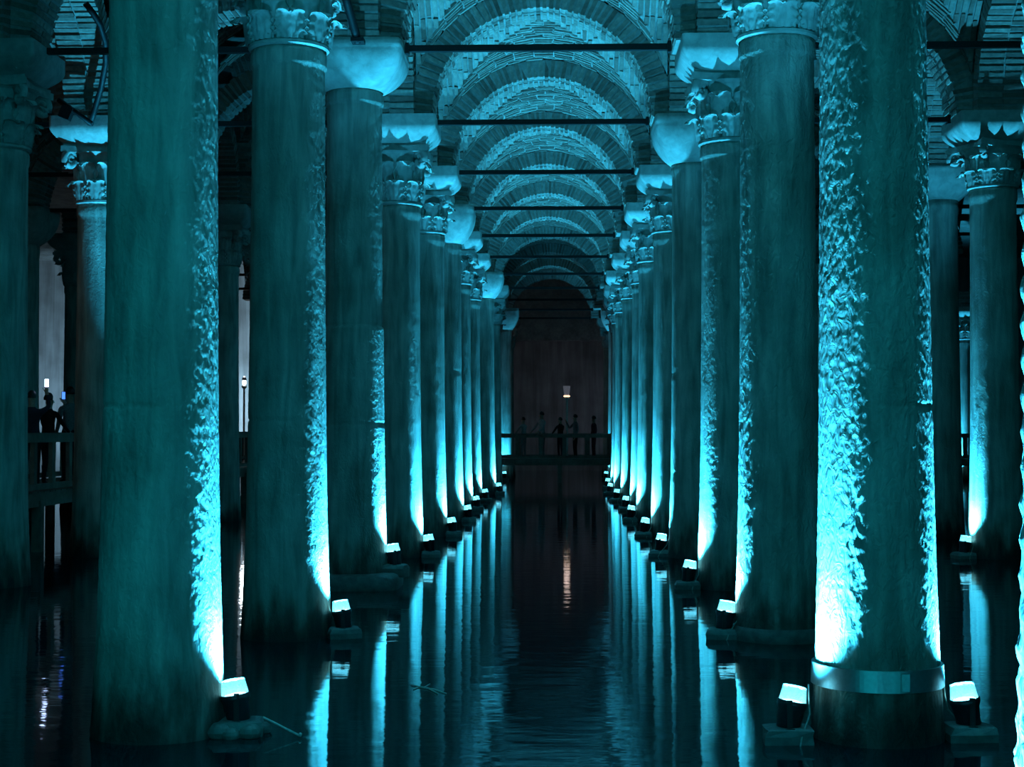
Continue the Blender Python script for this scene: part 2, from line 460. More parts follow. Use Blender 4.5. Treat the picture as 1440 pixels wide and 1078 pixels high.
# ------------------------------------------------------------------ columns
def shaft_mesh(rs, top, seg, nh, amp, seed, joints=(), tears=False, step=None, jside=0):
    def rad(h):
        t = h / top
        return rs * (0.358 + 0.076 * math.exp(-h / 0.75) * 0.6 + 0.045 * (1 - t) ** 1.6)
    v = []
    off = Vector((seed * 7.3, seed * 3.1, seed * 1.7))
    for i in range(nh + 1):
        h = top * i / nh
        r0 = rad(h)
        if step and h < step[0]: r0 += step[1]
        if h > top - 0.17: r0 = rad(top - .17) + 0.018
        if h > top - 0.03: r0 -= 0.012
        for j in range(seg):
            a = 2 * PI * j / seg
            ca, sa = math.cos(a), math.sin(a)
            r = r0
            for jn in joints:
                d = abs(h - jn - 0.012 * noise.noise(Vector((a * 3, jn, 1))))
                if d < 0.025 and (jside == 0 or jside * ca > -0.35): r -= 0.012 * (1 - d / 0.025)
            if amp > 0 and 0.02 < h < top - 0.03:
                p = Vector((ca * .4, sa * .4, h))
                q = Vector((p.x * 9, p.y * 9, p.z * 5)) + off
                # chips and tool marks grow towards the weathered side
                w = 0.45 + 0.75 * max(0.0, noise.noise(Vector((p.x * 3.5, p.y * 3.5, h * 0.9)) + off) + 0.35)
                n1 = noise.noise(q); n2 = noise.noise(Vector((p.x * 30 + h * 9, p.y * 30 + h * 7, h * 13)) + off)
                n3 = noise.noise(Vector((p.x * 62 - h * 12, p.y * 62 + h * 16, h * 30)) + off)
                r += amp * w * (0.45 * n1 + 0.7 * n2 + 0.6 * n3)
            if tears:
                u = a * 0.45 / 0.10; vv_ = h / 0.13
                row = math.floor(vv_); uu = u + (row % 2) * 0.5
                fu = uu - math.floor(uu) - 0.5; fv = vv_ - row - 0.5
                jx = noise.noise(Vector((math.floor(uu) * 1.7, row * 2.3, 5)))
                d = math.hypot(fu * 1.5 + fv * 0.5 * jx, fv * 1.05)
                r += 0.020 * max(0.0, 0.5 - d) * 2 * (0.8 + 0.5 * jx)
            v.append((r * ca, r * sa, h))
    f = [(i * seg + j, i * seg + (j + 1) % seg, (i + 1) * seg + (j + 1) % seg, (i + 1) * seg + j) for i in range(nh) for j in range(seg)]
    f.append(tuple(range(nh * seg, nh * seg + seg)))
    m = MB(); m.v = v; m.f = f
    return m

def leaf_mesh(w, hgt, curl, name):
    nu, nv = 12, 20
    def pt(u, t, back):
        # u -1..1 across, t 0..1 along the leaf
        lob = 1 - 0.20 * abs(math.sin(t * PI * 3.5)) ** 2
        wid = w * (0.55 + 0.75 * math.sin(PI * min(1, t * 0.85 + 0.12))) * lob * (1.0 if t < .8 else max(0.12, 1 - (t - .8) * 4))
        x = u * wid * 0.5
        if t < 0.7:
            z = hgt * t / 0.7 * 0.93; y = 0.03 + 0.05 * t
        else:
            a = (t - 0.7) / 0.3 * PI * 0.95
            z = hgt * 0.93 + curl * 0.55 * math.sin(a); y = 0.065 + curl * (1 - math.cos(a)) * 0.62
        y += 0.020 * math.cos(u * PI * 4) * (1 - 0.7 * t) + 0.022 * (1 - abs(u)) - abs(u) ** 2 * 0.03
        if back: y -= 0.03
        return (x, y, z)
    v = []; f = []
    for b in (0, 1):
        for i in range(nv + 1):
            for j in range(nu + 1):
                v.append(pt(-1 + 2 * j / nu, i / nv, b))
    n1 = (nu + 1) * (nv + 1)
    for i in range(nv):
        for j in range(nu):
            a = i * (nu + 1) + j
            q = (a, a + 1, a + nu + 2, a + nu + 1)
            f.append(tuple(reversed(q))); f.append(tuple(k + n1 for k in q))
    for i in range(nv):
        a = i * (nu + 1); f.append((a, a + nu + 1, a + nu + 1 + n1, a + n1))
        a = i * (nu + 1) + nu; f.append((a + n1, a + nu + 1 + n1, a + nu + 1, a))
    for j in range(nu):
        a = nv * (nu + 1) + j; f.append((a, a + 1, a + 1 + n1, a + n1))
    m = MB(); m.v = v; m.f = f
    return m.mesh(name, M['capital'], True)
LEAF_LOW = leaf_mesh(0.31, 0.24, 0.11, 'acanthus_leaf')
LEAF_HIGH = leaf_mesh(0.33, 0.47, 0.15, 'acanthus_leaf')

def squircle(hw, rr, z, n=40, ex=4.0):
    out = []
    for j in range(n):
        a = 2 * PI * j / n; c, s_ = math.cos(a), math.sin(a)
        k = (abs(c) ** ex + abs(s_) ** ex) ** (-1 / ex)
        out.append((hw * k * c, hw * k * s_, z))
    return out
def bell_mesh():
    m = MB()
    prof = [(0.375, 0.0), (0.40, 0.02), (0.40, 0.05), (0.36, 0.07), (0.365, 0.35), (0.39, 0.6), (0.45, 0.74), (0.50, 0.78)]
    m.lathe(prof, 36)
    # abacus with hollow sides
    for z0, z1, w in ((0.77, 0.86, 0.53), (0.86, 0.90, 0.50)):
        rs = []
        for z in (z0, z1):
            r = []
            for s in range(4):
                for q in range(8):
                    t = -1 + 2 * q / 8
                    x = w * t; yv = -w + 0.10 * (1 - t * t)
                    a = s * PI / 2
                    r.append((x * math.cos(a) - yv * math.sin(a), x * math.sin(a) + yv * math.cos(a), z))
            rs.append(r)
        m.rings(rs)
    return m.mesh('bell', M['capital'], False)
BELL = bell_mesh()
def volute_mesh():
    m = MB()
    pts = []; rr = []
    for i in range(22):
        t = i / 21; a = 0.5 * PI - t * 3.2 * PI
        r = 0.13 * (1 - t * 0.78)
        pts.append((r * math.cos(a), 0, r * math.sin(a))); rr.append(0.055 * (1 - 0.4 * t))
    pts = [(-0.22, 0, -0.26), (-0.17, 0, -0.08), (-0.10, 0, 0.09)] + pts; rr = [0.04, 0.048, 0.055] + rr
    m.tube(pts, rr, 8)
    return m.mesh('volute', M['capital'], True)
VOLUTE = volute_mesh()
def roundsq(hw, rad, z, n=6):
    out = []
    for c, (sx, sy) in enumerate(((1, 1), (-1, 1), (-1, -1), (1, -1))):
        for q in range(n):
            a = c * PI / 2 + q / (n - 1) * PI / 2
            out.append((sx * (hw - rad) + rad * math.cos(a), sy * (hw - rad) + rad * math.sin(a), z))
    return out
def impost_mesh(h=0.42, b=0.46, t=0.655):
    m = MB(); rs = []
    for i in range(15):
        q = i / 14
        w = b + (t - b) * math.sin(min(1, q / 0.6) * PI / 2)
        rs.append(roundsq(w, 0.05, h * q))
    m.rings(rs)
    me = m.mesh('impost_block', M['capital'], True); me.set_sharp_from_angle(angle=0.6)
    return me
IMPOST = impost_mesh()
def cushion_mesh(h):
    m = MB(); rs = []
    n = 12
    for i in range(n + 1):
        t = i / n
        w = 0.385 + (0.66 - 0.385) * math.sin(t * PI / 2 * 1.0) ** 0.85
        ex = 2.0 + 12 * t ** 1.2
        rs.append(squircle(w if t < .9 else 0.66, 0, h * (t * .82), 56, ex))
    rs.append(squircle(0.665, 0, h * .84, 56, 16)); rs.append(squircle(0.66, 0, h, 56, 18))
    m.rings(rs)
    return m
def corinthian(col_o, top, near, turn=0.0):
    c = link('capital', BELL, col_o, (0, 0, top), (0, 0, turn))
    s = (SPRING - 0.40 - top) / 0.90
    c.scale = (1.0, 1.0, s)
    if near:
        for i in range(8):
            a = i * PI / 4
            link('acanthus_leaf', LEAF_LOW, c, (0.355 * math.cos(a), 0.355 * math.sin(a), 0.06), (0, 0, a - PI / 2))
            a += PI / 8
            link('acanthus_leaf', LEAF_HIGH, c, (0.345 * math.cos(a), 0.345 * math.sin(a), 0.10), (0, 0, a - PI / 2))
        for i in range(4):
            a = PI / 4 + i * PI / 2
            link('volute', VOLUTE, c, (0.57 * math.cos(a), 0.57 * math.sin(a), 0.66), (0, 0, a))
    else:
        v = []; f = []
        def put(me, loc, rz):
            o_ = len(v); mt = Matrix.Translation(loc) @ Matrix.Rotation(rz, 4, 'Z')
            v.extend([tuple(mt @ q.co) for q in me.vertices]); f.extend([tuple(k + o_ for k in p.vertices) for p in me.polygons])
        for i in range(8):
            a = i * PI / 4
            put(LEAF_LOW, (0.355 * math.cos(a), 0.355 * math.sin(a), 0.06), a - PI / 2)
            a += PI / 8
            put(LEAF_HIGH, (0.345 * math.cos(a), 0.345 * math.sin(a), 0.10), a - PI / 2)
        for i in range(4):
            a = PI / 4 + i * PI / 2
            put(VOLUTE, (0.57 * math.cos(a), 0.57 * math.sin(a), 0.66), a)
        global FAR_LEAVES
        if FAR_LEAVES is None:
            m = MB(); m.v = v; m.f = f; FAR_LEAVES = m.mesh('carved_leaves', M['capital'], True)
        link('carved_leaves', FAR_LEAVES, c)
    link('impost_block', IMPOST, col_o, (0, 0, SPRING - 0.40), (0, 0, 0))
    return c
FAR_LEAVES = None
CUSH = {}
SHAFTS = {}
def column(x, y, kind, top, label, rs=1.0, near=0, seed=0, joints=(), rough=False, tears=False, step=None, turn=0.0, jside=0, base=None, band=False, group=None, pier_top=0.75, pier_near=False, where=''):
    o = empty('stone_column', (x, y, 0)); tag(o, label, 'column', group)
    seg, nh, amp = {3: (200, 440, 0.0062), 2: (128, 280, 0.006), 1: (72, 110, 0.005), 0: (40, 40, 0.0)}[near]
    if rough: amp *= 1.35
    if tears: seg, nh = 220, 520
    key = None
    if near == 0 and not joints:
        key = (round(top, 1), round(rs, 2))
    if key and key in SHAFTS: me = SHAFTS[key]
    else:
        me = shaft_mesh(rs, top, seg, nh, amp, seed, joints, tears, step, jside).mesh('shaft', M['shaft_rough'] if rough or tears else M['shaft'], True)
        if key: SHAFTS[key] = me
    link('shaft', me, o)
    if kind == 'cor': corinthian(o, top, near >= 1, turn)
    else:
        h = round(SPRING - top, 2)
        if h not in CUSH: CUSH[h] = cushion_mesh(h).mesh('block_capital', M['capital'], False)
        me = CUSH[h]
        me.polygons.foreach_set('use_smooth', [True] * len(me.polygons))
        link('block_capital', me, o, (0, 0, top))
    if base == 'plinth':
        rs_ = [squircle(w, 0, z, 40, 5) for w, z in ((0.62, -0.1), (0.63, 0.13), (0.60, 0.18), (0.55, 0.2))]
        MB().rings(rs_).build('plinth', M['base'], o, True)
    if base == 'ring':
        MB().lathe([(0.46, -0.1), (0.47, 0.02), (0.475, 0.09), (0.45, 0.13), (0.42, 0.14)], 64).build('base_ring', M['base'], o, True)
    if band:
        MB().lathe([(0.39, 0.35), (0.433, 0.35), (0.427, 0.49), (0.39, 0.49)], 96, cap0=False, cap1=False).build('steel_band', M['steel'], o, False)
        MB().box((0.09, -0.43, 0.42), (0.05, 0.03, 0.11)).build('band_clasp', M['steel'], o)
    pier(x, y, pier_top, 'brick pier resting on ' + where, pier_near)
    return o

def cl(row, k, extra):
    return '%s, %s from the camera in the %s' % (extra, ORD[k], RNAME.get(row, row))

# central channel, left row
LX = {1: -2.67, 2: -2.66, 3: XL, 4: -2.57, 5: -2.53, 6: -2.50, 7: -2.56, 8: -2.56, 9: -2.35, 10: -2.32, 11: -2.50, 12: -2.22}
GL = 'columns left of the central channel'; GR = 'columns right of the central channel'
CW = lambda row, k: 'the %s capital from the camera in the %s' % (ORD[k], RNAME.get(row, row))
column(LX[1], Y(1), 'cor', 5.72, 'thick grey stone column nearest on the left, cracked across its middle, brightly lit right edge', near=3, seed=1, jside=-1, joints=(2.18,), group=GL, where=CW('L', 1))
column(LX[2], Y(2), 'cor', 5.77, 'tall stone column with leafy capital, directly behind the nearest left column', near=2, seed=2, jside=-1, joints=(2.12,), turn=0.2, group=GL, where=CW('L', 2))
column(LX[3], Y(3), 'block', 6.42, 'stone column mended from two drums with plain rounded block capital on a low plinth, left side', near=2, seed=3, joints=(2.1, 3.37), step=(3.37, 0.016), base='plinth', group=GL, where=CW('L', 3), pier_near=True)
column(LX[4], Y(4), 'cor', 5.62, cl('L', 4, 'stone column with dark carved leaf capital'), near=1, seed=4, group=GL, where=CW('L', 4), pier_near=True)
column(LX[5], Y(5), 'cor', 5.78, cl('L', 5, 'pale evenly lit stone column with leaf capital'), near=1, seed=5, group=GL, where=CW('L', 5))
column(LX[6], Y(6), 'block', 6.18, cl('L', 6, 'stone column with bright plain block capital and a joint at mid height'), near=1, seed=6, joints=(3.3,), group=GL, where=CW('L', 6))
for k in (7, 8):
    column(LX[k], Y(k), 'cor', 5.72, cl('L', k, 'slender stone column with carved capital'), near=1, seed=k, group=GL, where=CW('L', k))
column(LX[9], Y(9), 'block', 6.2, cl('L', 9, 'far stone column with smooth glowing block capital'), near=0, seed=9, group=GL, where=CW('L', 9))
for k in (10, 11):
    column(LX[k], Y(k), 'cor', 5.72, cl('L', k, 'unlit dark stone column'), near=0, group=GL, where=CW('L', k))
column(LX[12], Y(12), 'block', 6.15, cl('L', 12, 'last lit stone column with block capital beside the footbridge'), near=0, group=GL, where=CW('L', 12))

# central channel, right row
RX = {0: 2.165, 1: 2.12, 2: 2.17, 3: 2.24, 4: 2.22, 5: 2.22, 6: 2.19, 7: 2.28, 8: 2.24, 9: 2.22, 10: 2.30, 11: 2.42, 12: 2.48}
column(2.20, 5.5, 'cor', 5.7, 'column carved all over with teardrop knots, only its bright edge showing at the right border', rs=1.36, near=3, seed=30, tears=True, group=GR, where='the teardrop column at the right border')
column(RX[1], Y(1), 'cor', 5.72, 'thick knobbly stone column nearest on the right with a steel band near its foot', rs=0.965, near=3, seed=21, jside=1, joints=(2.18,), rough=True, band=True, group=GR, where=CW('R', 1))
column(RX[2], Y(2), 'cor', 5.84, 'tall stone column with leaf capital and ring base, behind the banded right column', near=2, seed=22, base='ring', turn=0.0, rough=True, group=GR, where=CW('R', 2))
column(RX[3], Y(3), 'cor', 5.70, cl('R', 3, 'stone column with two tiers of bright leaves on its capital'), near=2, seed=23, group=GR, where=CW('R', 3), pier_near=True)
column(RX[4], Y(4), 'block', 6.28, cl('R', 4, 'stone column with a shining plain block capital and two joints'), near=1, seed=24, joints=(2.9, 1.3), group=GR, where=CW('R', 4), pier_near=True)
for k, t in ((5, 5.78), (6, 5.74), (7, 5.72)):
    column(RX[k], Y(k), 'cor', t, cl('R', k, 'stone column with carved leaf capital'), near=1, seed=20 + k, group=GR, where=CW('R', k))
for k, t in ((8, 5.75), (9, 5.72)):
    column(RX[k], Y(k), 'cor', t, cl('R', k, 'far stone column lit white at its foot'), near=0, group=GR, where=CW('R', k))
for k in (10, 11):
    column(RX[k], Y(k), 'cor', 5.72, cl('R', k, 'dark far stone column'), near=0, group=GR, where=CW('R', k))
column(RX[12], Y(12), 'block', 6.1, cl('R', 12, 'last lit stone column with block capital at the footbridge'), near=0, group=GR, where=CW('R', 12))

# outer rows
GO = 'columns of the outer rows'
LLX = {3: -7.32, 4: -7.42, 5: -7.44, 6: -7.52, 7: -7.44, 8: -7.44, 9: -7.44, 10: -7.44}
column(LLX[3], Y(3), 'cor', 5.68, 'dim blue stone column at the left border', near=1, seed=41, group=GO, where='the capital of the column at the left border', pier_near=True)
column(LLX[4], Y(4), 'cor', 5.66, 'stone column with brightly lit capital between the left border and the nearest left column', near=1, seed=42, group=GO, where='the brightly lit capital left of the nearest left column', pier_top=1.75, pier_near=True, turn=0.1)
for k in (5, 7, 8, 9):
    column(LLX[k], Y(k), 'cor', 5.7, cl('LL', k, 'shadowed stone column'), near=0, group=GO, where=CW('LL', k), pier_top=1.5)
column(LLX[6], Y(6), 'cor', 5.7, 'dark purplish stone column in the gap between the two nearest left columns', near=1, seed=44, group=GO, where='the dark column between the two nearest left columns', pier_top=1.5)
RRX = {4: 6.98, 5: 7.30, 6: 6.96, 7: 6.96, 8: 6.96}
column(RRX[4], Y(4), 'cor', 5.86, 'stone column with lit leaf capital and bright left foot beyond the banded column', near=1, seed=51, group=GO, where='the leaf capital beyond the banded column', pier_near=True, turn=0.3)
column(RRX[5], Y(5), 'block', 6.39, 'unlit black column with block capital just right of the banded column', near=0, group=GO, where='the unlit block capital right of the banded column')
for k in (6, 7, 8):
    column(RRX[k], Y(k), 'cor', 5.7, cl('RR', k, 'shadowed stone column'), near=0, group=GO, where=CW('RR', k))
RNAME['LLL'] = 'outermost left column row'; RNAME['RRR'] = 'outermost right column row'
column(-12.07, Y(6), 'block', 6.2, 'black silhouetted column left of the pale lit wall', near=0, group=GO, where='the silhouetted column by the pale wall')
column(-12.28, Y(7), 'cor', 5.72, 'dark column with small lit leaf capital right of the pale lit wall', near=1, seed=61, group=GO, where='the small lit capital by the pale wall')
for k in (9,):
    column(-12.24, Y(k), 'cor', 5.7, cl('LLL', k, 'far dim column'), near=0, group=GO, where=CW('LLL', k))
column(16.72, Y(12), 'cor', 5.7, 'distant cyan lit column with leaf capital seen through the narrow right gap', near=0, group=GO, where='the distant lit capital in the right gap')
column(11.6, Y(9), 'block', 6.2, cl('RRR', 9, 'far dark column'), near=0, group=GO, where=CW('RRR', 9))

# ------------------------------------------------------------------ uplights
HOUS = MB().lathe([(0.0, 0), (0.07, 0), (0.078, 0.01), (0.086, 0.12), (0.098, 0.15), (0.1, 0.18), (0.09, 0.182)], 24, cap0=False, cap1=False).mesh('housing', M['housing'], True)
LENS = MB().lathe([(0.088, 0.0), (0.07, 0.012), (0.03, 0.02), (0.002, 0.021)], 24, cap0=False).mesh('lens', M['lens'], True)
mb = MB()
def hood():
    m = MB(); rs = []
    for z, ro in ((0.0, 0.092), (0.10, 0.078)):
        rs.append([(ro * math.cos(2 * PI * j / 8 + PI / 8), ro * math.sin(2 * PI * j / 8 + PI / 8), z) for j in range(8)])
    for z, ro in ((0.10, 0.073), (0.0, 0.087)):
        rs.append([(ro * math.cos(2 * PI * j / 8 + PI / 8), ro * math.sin(2 * PI * j / 8 + PI / 8), z) for j in range(8)])
    m.rings(rs, False, False)
    return m.mesh('glass_hood', M['hood'])
HOOD = hood()
YOKE = MB().box((0, 0, 0.06), (0.035, 0.014, 0.2)).box((0, 0, -0.03), (0.06, 0.05, 0.02)).mesh('bracket', M['iron'])
def blockmesh(seed):
    m = MB(); r_ = random.Random(seed)
    m.rings([[(w * (1 + r_.uniform(-.1, .1)) * x, d * (1 + r_.uniform(-.1, .1)) * y, z) for x, y in ((-1, -1), (0, -1.06), (1, -1), (1.05, 0), (1, 1), (0, 1.05), (-1, 1), (-1.05, 0))] for w, d, z in ((.15, .13, -.06), (.155, .135, .05), (.14, .12, .09), (.10, .09, .1))])
    return m.mesh('stone_block', M['block'])
BLOCKS = [blockmesh(i) for i in range(4)]
def uplight(x, y, tx, ty, label, z0=0.0, power=1.0, tilt=9, stand=True, cone=88, aim=None):
    o = empty('uplight', (x, y, z0)); tag(o, label, 'uplight', 'uplights in the water')
    if stand: link('stone_block', random.choice(BLOCKS), o, (0, 0, 0), (0, 0, random.uniform(-.3, .3)))
    link('bracket', YOKE, o, (0, -0.085 if ty > y - .4 else 0.085, 0.12))
    d = Vector((tx - x, ty - y, 0)).normalized()
    ax = Vector((0, 0, 1)).cross(d)
    rot = Matrix.Rotation(math.radians(tilt), 3, ax)
    e = rot.to_euler()
    h = link('housing', HOUS, o, (0, 0, 0.085), e)
    link('lens', LENS, h, (0, 0, 0.165))
    link('glass_hood', HOOD, h, (0, 0, 0.175))
    # supply cable from the column down to the block
    p0 = d * 0.16; a = Vector((-d.y, d.x, 0))
    MB().tube([tuple(p0 + a * .02 + Vector((0, 0, .36))), tuple(p0 * .95 + Vector((0, 0, .28))), tuple(p0 * .8 - a * .06 + Vector((0, 0, .18))), tuple(p0 * .2 - a * .14 + Vector((0, 0, .06))), tuple(-a * .17 + Vector((0, 0, -.02)))], 0.006, 6).build('cable', M['cable'], o, True)
    ld = bpy.data.lights.new('uplight_beam', 'SPOT')
    ld.energy = SPOT_W * power; ld.color = LED; ld.spot_size = math.radians(cone); ld.spot_blend = 1.0; ld.shadow_soft_size = 0.04
    lo = bpy.data.objects.new('uplight_beam', ld); col.objects.link(lo); lo.parent = o
    lo.location = Vector((0, 0, 0.085)) + rot @ Vector((0, 0, 0.215))
    dirv = rot @ Vector((0, 0, 1))
    lo.rotation_euler = dirv.to_track_quat('-Z', 'Y').to_euler()
    return o
UL = lambda k, s: 'small glowing uplight at the foot of the %s %s column from the camera' % (ORD[k], s)
u = uplight(-2.12, 10.25, LX[1], Y(1), 'glowing uplight on stones at the foot of the nearest left column')
for rx, ry, sc_ in ((-0.10, -0.13, 0.085), (0.10, -0.12, 0.075), (0.15, 0.05, 0.06), (-0.02, -0.17, 0.06)):
    rs = []
    for i in range(7):
        t = -0.5 * PI + PI * i / 6
        rs.append([(sc_ * max(.05, math.cos(t)) * math.cos(2 * PI * j / 10) * (1 + .3 * noise.noise(Vector((rx * 9 + j, i, ry * 7)))), sc_ * max(.05, math.cos(t)) * math.sin(2 * PI * j / 10), sc_ * .75 * math.sin(t)) for j in range(10)])
    MB().rings(rs).build('rock', M['block'], u, False, (rx, ry, sc_ * 0.45))
uplight(-2.08, 15.03, LX[2], Y(2), 'glowing uplight on a flat stone beside the second left column')
uplight(-2.08, 19.82, LX[3], Y(3), 'glowing uplight standing on the plinth of the mended left column', z0=0.2)
for k in range(4, 10):
    uplight(LX[k] + 0.55, Y(k) - 0.13, LX[k], Y(k), UL(k, 'left'))
uplight(LX[12] + 0.1, Y(12) - 0.8, LX[12], Y(12), 'last small uplight on the left beside the footbridge', power=0.25)
uplight(1.50, 10.1, RX[1], Y(1), 'tilted glowing uplight left of the steel-banded column', power=1.1, tilt=11)
uplight(2.70, 10.22, RX[1], Y(1), 'upright glowing uplight right of the steel-banded column')
uplight(1.62, 15.08, RX[2], Y(2), 'glowing uplight on a flat stone beside the ring-based right column')
for k in range(3, 11):
    uplight(RX[k] - 0.57, Y(k) - (0.13 if k != 4 else -0.15), RX[k], Y(k), UL(k, 'right'), power=1.0 if k < 10 else .5)
uplight(1.40, 5.9, 2.2, 5.5, 'uplight left of the teardrop column, below the picture', power=1.1)
uplight(RX[12] - 0.5, Y(12) - 0.5, RX[12], Y(12), 'last small uplight on the right beside the footbridge', power=0.5)
uplight(RRX[4] - 0.55, Y(4) - 0.15, RRX[4], Y(4), 'glowing uplight at the far right column beyond the banded one')
uplight(-6.35, 23.5, LLX[4], Y(4), 'uplight hidden behind the nearest left column', power=1.2, tilt=5, cone=34)
uplight(16.1, Y(12) - 0.3, 16.72, Y(12), 'distant uplight in the narrow right gap')

# ------------------------------------------------------------------ walkways
def rail_run(o, x0, y0, x1, y1, deck, sp=0.9, back=False):
    d = Vector((x1 - x0, y1 - y0, 0)); L_ = d.length; d.normalize(); a = math.atan2(d.y, d.x)
    R_ = Matrix.Rotation(a, 3, 'Z')
    mid = ((x0 + x1) / 2, (y0 + y1) / 2)
    MB().box((mid[0], mid[1], deck + 0.90), (L_, 0.09, 0.16), R_).build('top_rail', M['wood'], o)
    MB().box((mid[0], mid[1], deck + 0.08), (L_, 0.08, 0.10), R_).build('bottom_rail', M['wood'], o)
    n = int(L_ / sp)
    me = MB().box((0, 0, 0), (0.16, 0.07, 0.72)).mesh('baluster', M['wood'])
    for i in range(n + 1):
        link('baluster', me, o, (x0 + d.x * L_ * i / n, y0 + d.y * L_ * i / n, deck + 0.47), (0, 0, a))
def walkway(label, x0, y0, x1, y1, width, deck, cat='walkway'):
    o = empty('wooden_walkway', (0, 0, 0)); tag(o, label, cat)
    along_y = abs(y1 - y0) > abs(x1 - x0)
    L_ = abs(y1 - y0) + abs(x1 - x0)
    n = int(L_ / 0.3)
    pm = MB().box((0, 0, 0), (width, 0.28, 0.05) if along_y else (0.28, width, 0.05)).mesh('plank', M['wood'])
    for i in range(n):
        t = (i + 0.5) / n
        link('plank', pm, o, (x0 + (x1 - x0) * t, y0 + (y1 - y0) * t, deck - 0.025))
    off = Vector((width / 2, 0, 0)) if along_y else Vector((0, width / 2, 0))
    for s in (-1, 1):
        p0 = Vector((x0, y0, 0)) + off * s; p1 = Vector((x1, y1, 0)) + off * s
        rail_run(o, p0.x, p0.y, p1.x, p1.y, deck, 0.9)
        MB().box(((p0.x + p1.x) / 2, (p0.y + p1.y) / 2, deck - 0.14), (0.08, L_, 0.22) if along_y else (L_, 0.08, 0.22)).build('beam', M['wood'], o)
        m = int(L_ / 2.4)
        pmh = MB().box((0, 0, 0), (0.16, 0.16, deck - 0.05 + .3)).mesh('post', M['wood'])
        for i in range(m + 1):
            q = p0 + (p1 - p0) * (i / m)
            link('post', pmh, o, (q.x, q.y, (deck - 0.25) / 2 - 0.15))
    return o
DECK = 1.0
walkway('brown wooden walkway with railing between the columns at the left', -9.75, 20.6, -9.75, 59.2, 2.2, DECK)
walkway('dark wooden footbridge with railing crossing the far end of the channel', -16.9, 60.6, 22, 60.6, 2.2, DECK - 0.08)

# ------------------------------------------------------------------ end of the hall
mb = MB()
slab('wall_end', (-0.24, 73.4, 8.6), (11, 0.5, 4.6), M['mortar'])
for k in (13,):
    for s, x in ((-1, -2.3), (1, 2.45)):
        column(x, Y(13) + 1.0, 'cor', 5.7, 'unlit column beyond the footbridge, %s of its opening' % ('left' if s < 0 else 'right'), near=0, group=GO, where='the unlit capital beyond the footbridge on the %s' % ('left' if s < 0 else 'right'))

def lamp_post(x, y, deck, h, label, bulb, energy, colr, head=True):
    o = empty('lamp_post', (x, y, deck)); tag(o, label, 'lamp')
    MB().lathe([(0.14, 0), (0.14, 0.04), (0.06, 0.08), (0.045, 0.2), (0.04, h - 0.15), (0.09, h - 0.1), (0.12, h - 0.02)], 16).build('post', M['brass'], o, True)
    if head:
        MB().lathe([(0.10, h - 0.02), (0.13, h), (0.13, h + 0.03), (0.10, h + 0.05)], 20).build('lit_ring', bulb, o, True)
        MB().lathe([(0.10, h + 0.07), (0.145, h + 0.42), (0.14, h + 0.42), (0.095, h + 0.07)], 16, cap0=False, cap1=False).build('glass_shade', M['lampglass'], o, True)
    else:
        MB().lathe([(0.02, h - 0.02), (0.07, h + 0.04), (0.085, h + 0.12), (0.06, h + 0.2)], 16).build('bulb', bulb, o, True)
        MB().lathe([(0.09, h + 0.2), (0.08, h + 0.3), (0.03, h + 0.36)], 16).build('lamp_cap', M['iron'], o, True)
    ld = bpy.data.lights.new('lamp_light', 'POINT'); ld.energy = energy; ld.color = colr; ld.shadow_soft_size = 0.12
    lo = bpy.data.objects.new('lamp_light', ld); col.objects.link(lo); lo.parent = o; lo.location = (0, 0, h + 0.5)
    return o
lamp_post(PX(797, 61.3), 61.3, 0.92, 2.45, 'lamp post with glass shade and warm glowing ring above the crowd', M['warm'], 2.5, (1.0, 0.74, 0.66))
lamp_post(PX(341, 60.9), 60.9, 0.92, 2.9, 'slim lamp with white bulb in the gap left of the second left column', M['white_bulb'], 60, (0.85, 0.93, 1.0), head=False)
def flood(x, y, z, tx, ty, tz, label, energy, colr):
    o = empty('floodlight', (x, y, z)); tag(o, label, 'floodlight')
    MB().box((0, 0, 0.12), (0.3, 0.12, 0.22)).build('housing', M['housing'], o)
    MB().box((0, 0.065, 0.12), (0.26, 0.015, 0.18)).build('lens', M['white_bulb'], o)
    MB().box((0, 0, -0.15), (0.05, 0.05, 0.34)).build('bracket', M['iron'], o)
    d = (Vector((tx, ty, tz)) - Vector((x, y, z)))
    o.rotation_euler = (0, 0, math.atan2(d.y, d.x) - PI / 2)
    ld = bpy.data.lights.new('flood_beam', 'SPOT'); ld.energy = energy; ld.color = colr; ld.spot_size = math.radians(95); ld.spot_blend = 0.9; ld.shadow_soft_size = 0.1
    lo = bpy.data.objects.new('flood_beam', ld); col.objects.link(lo)
    lo.parent = o; lo.location = (0, 0.12, 0.12)
    el = math.atan2(d.z, math.hypot(d.x, d.y)); lo.rotation_euler = (PI / 2 + el, 0, 0)
    return o
flood(-23.5, 70, 0.2, -23.8, 78, 5, 'white floodlight washing the pale wall at the far left', 2600, (0.36, 0.70, 1.0))
flood(-15.2, 72, 0.2, -16.2, 78, 5, 'added white fill light brightening the wall behind the slim white lamp', 4200, (0.42, 0.74, 1.0))  # added fill; the slim lamp alone is too weak to light this wall
flood(3.3, 70.5, 0.2, 0.4, 78, 6.0, 'added dim fill light brightening the end wall behind the footbridge', 110, (0.62, 0.70, 1.0))  # hidden fill added to lift the end wall in place of the lamp post
lamp_post(-10.5, 21.6, DECK + 0.006, 2.4, 'added lamp post just outside the left border, warming the left walkway railing', M['warm'], 9, (1.0, 0.72, 0.6))  # unseen lamp, added to throw warm light on the walkway wood

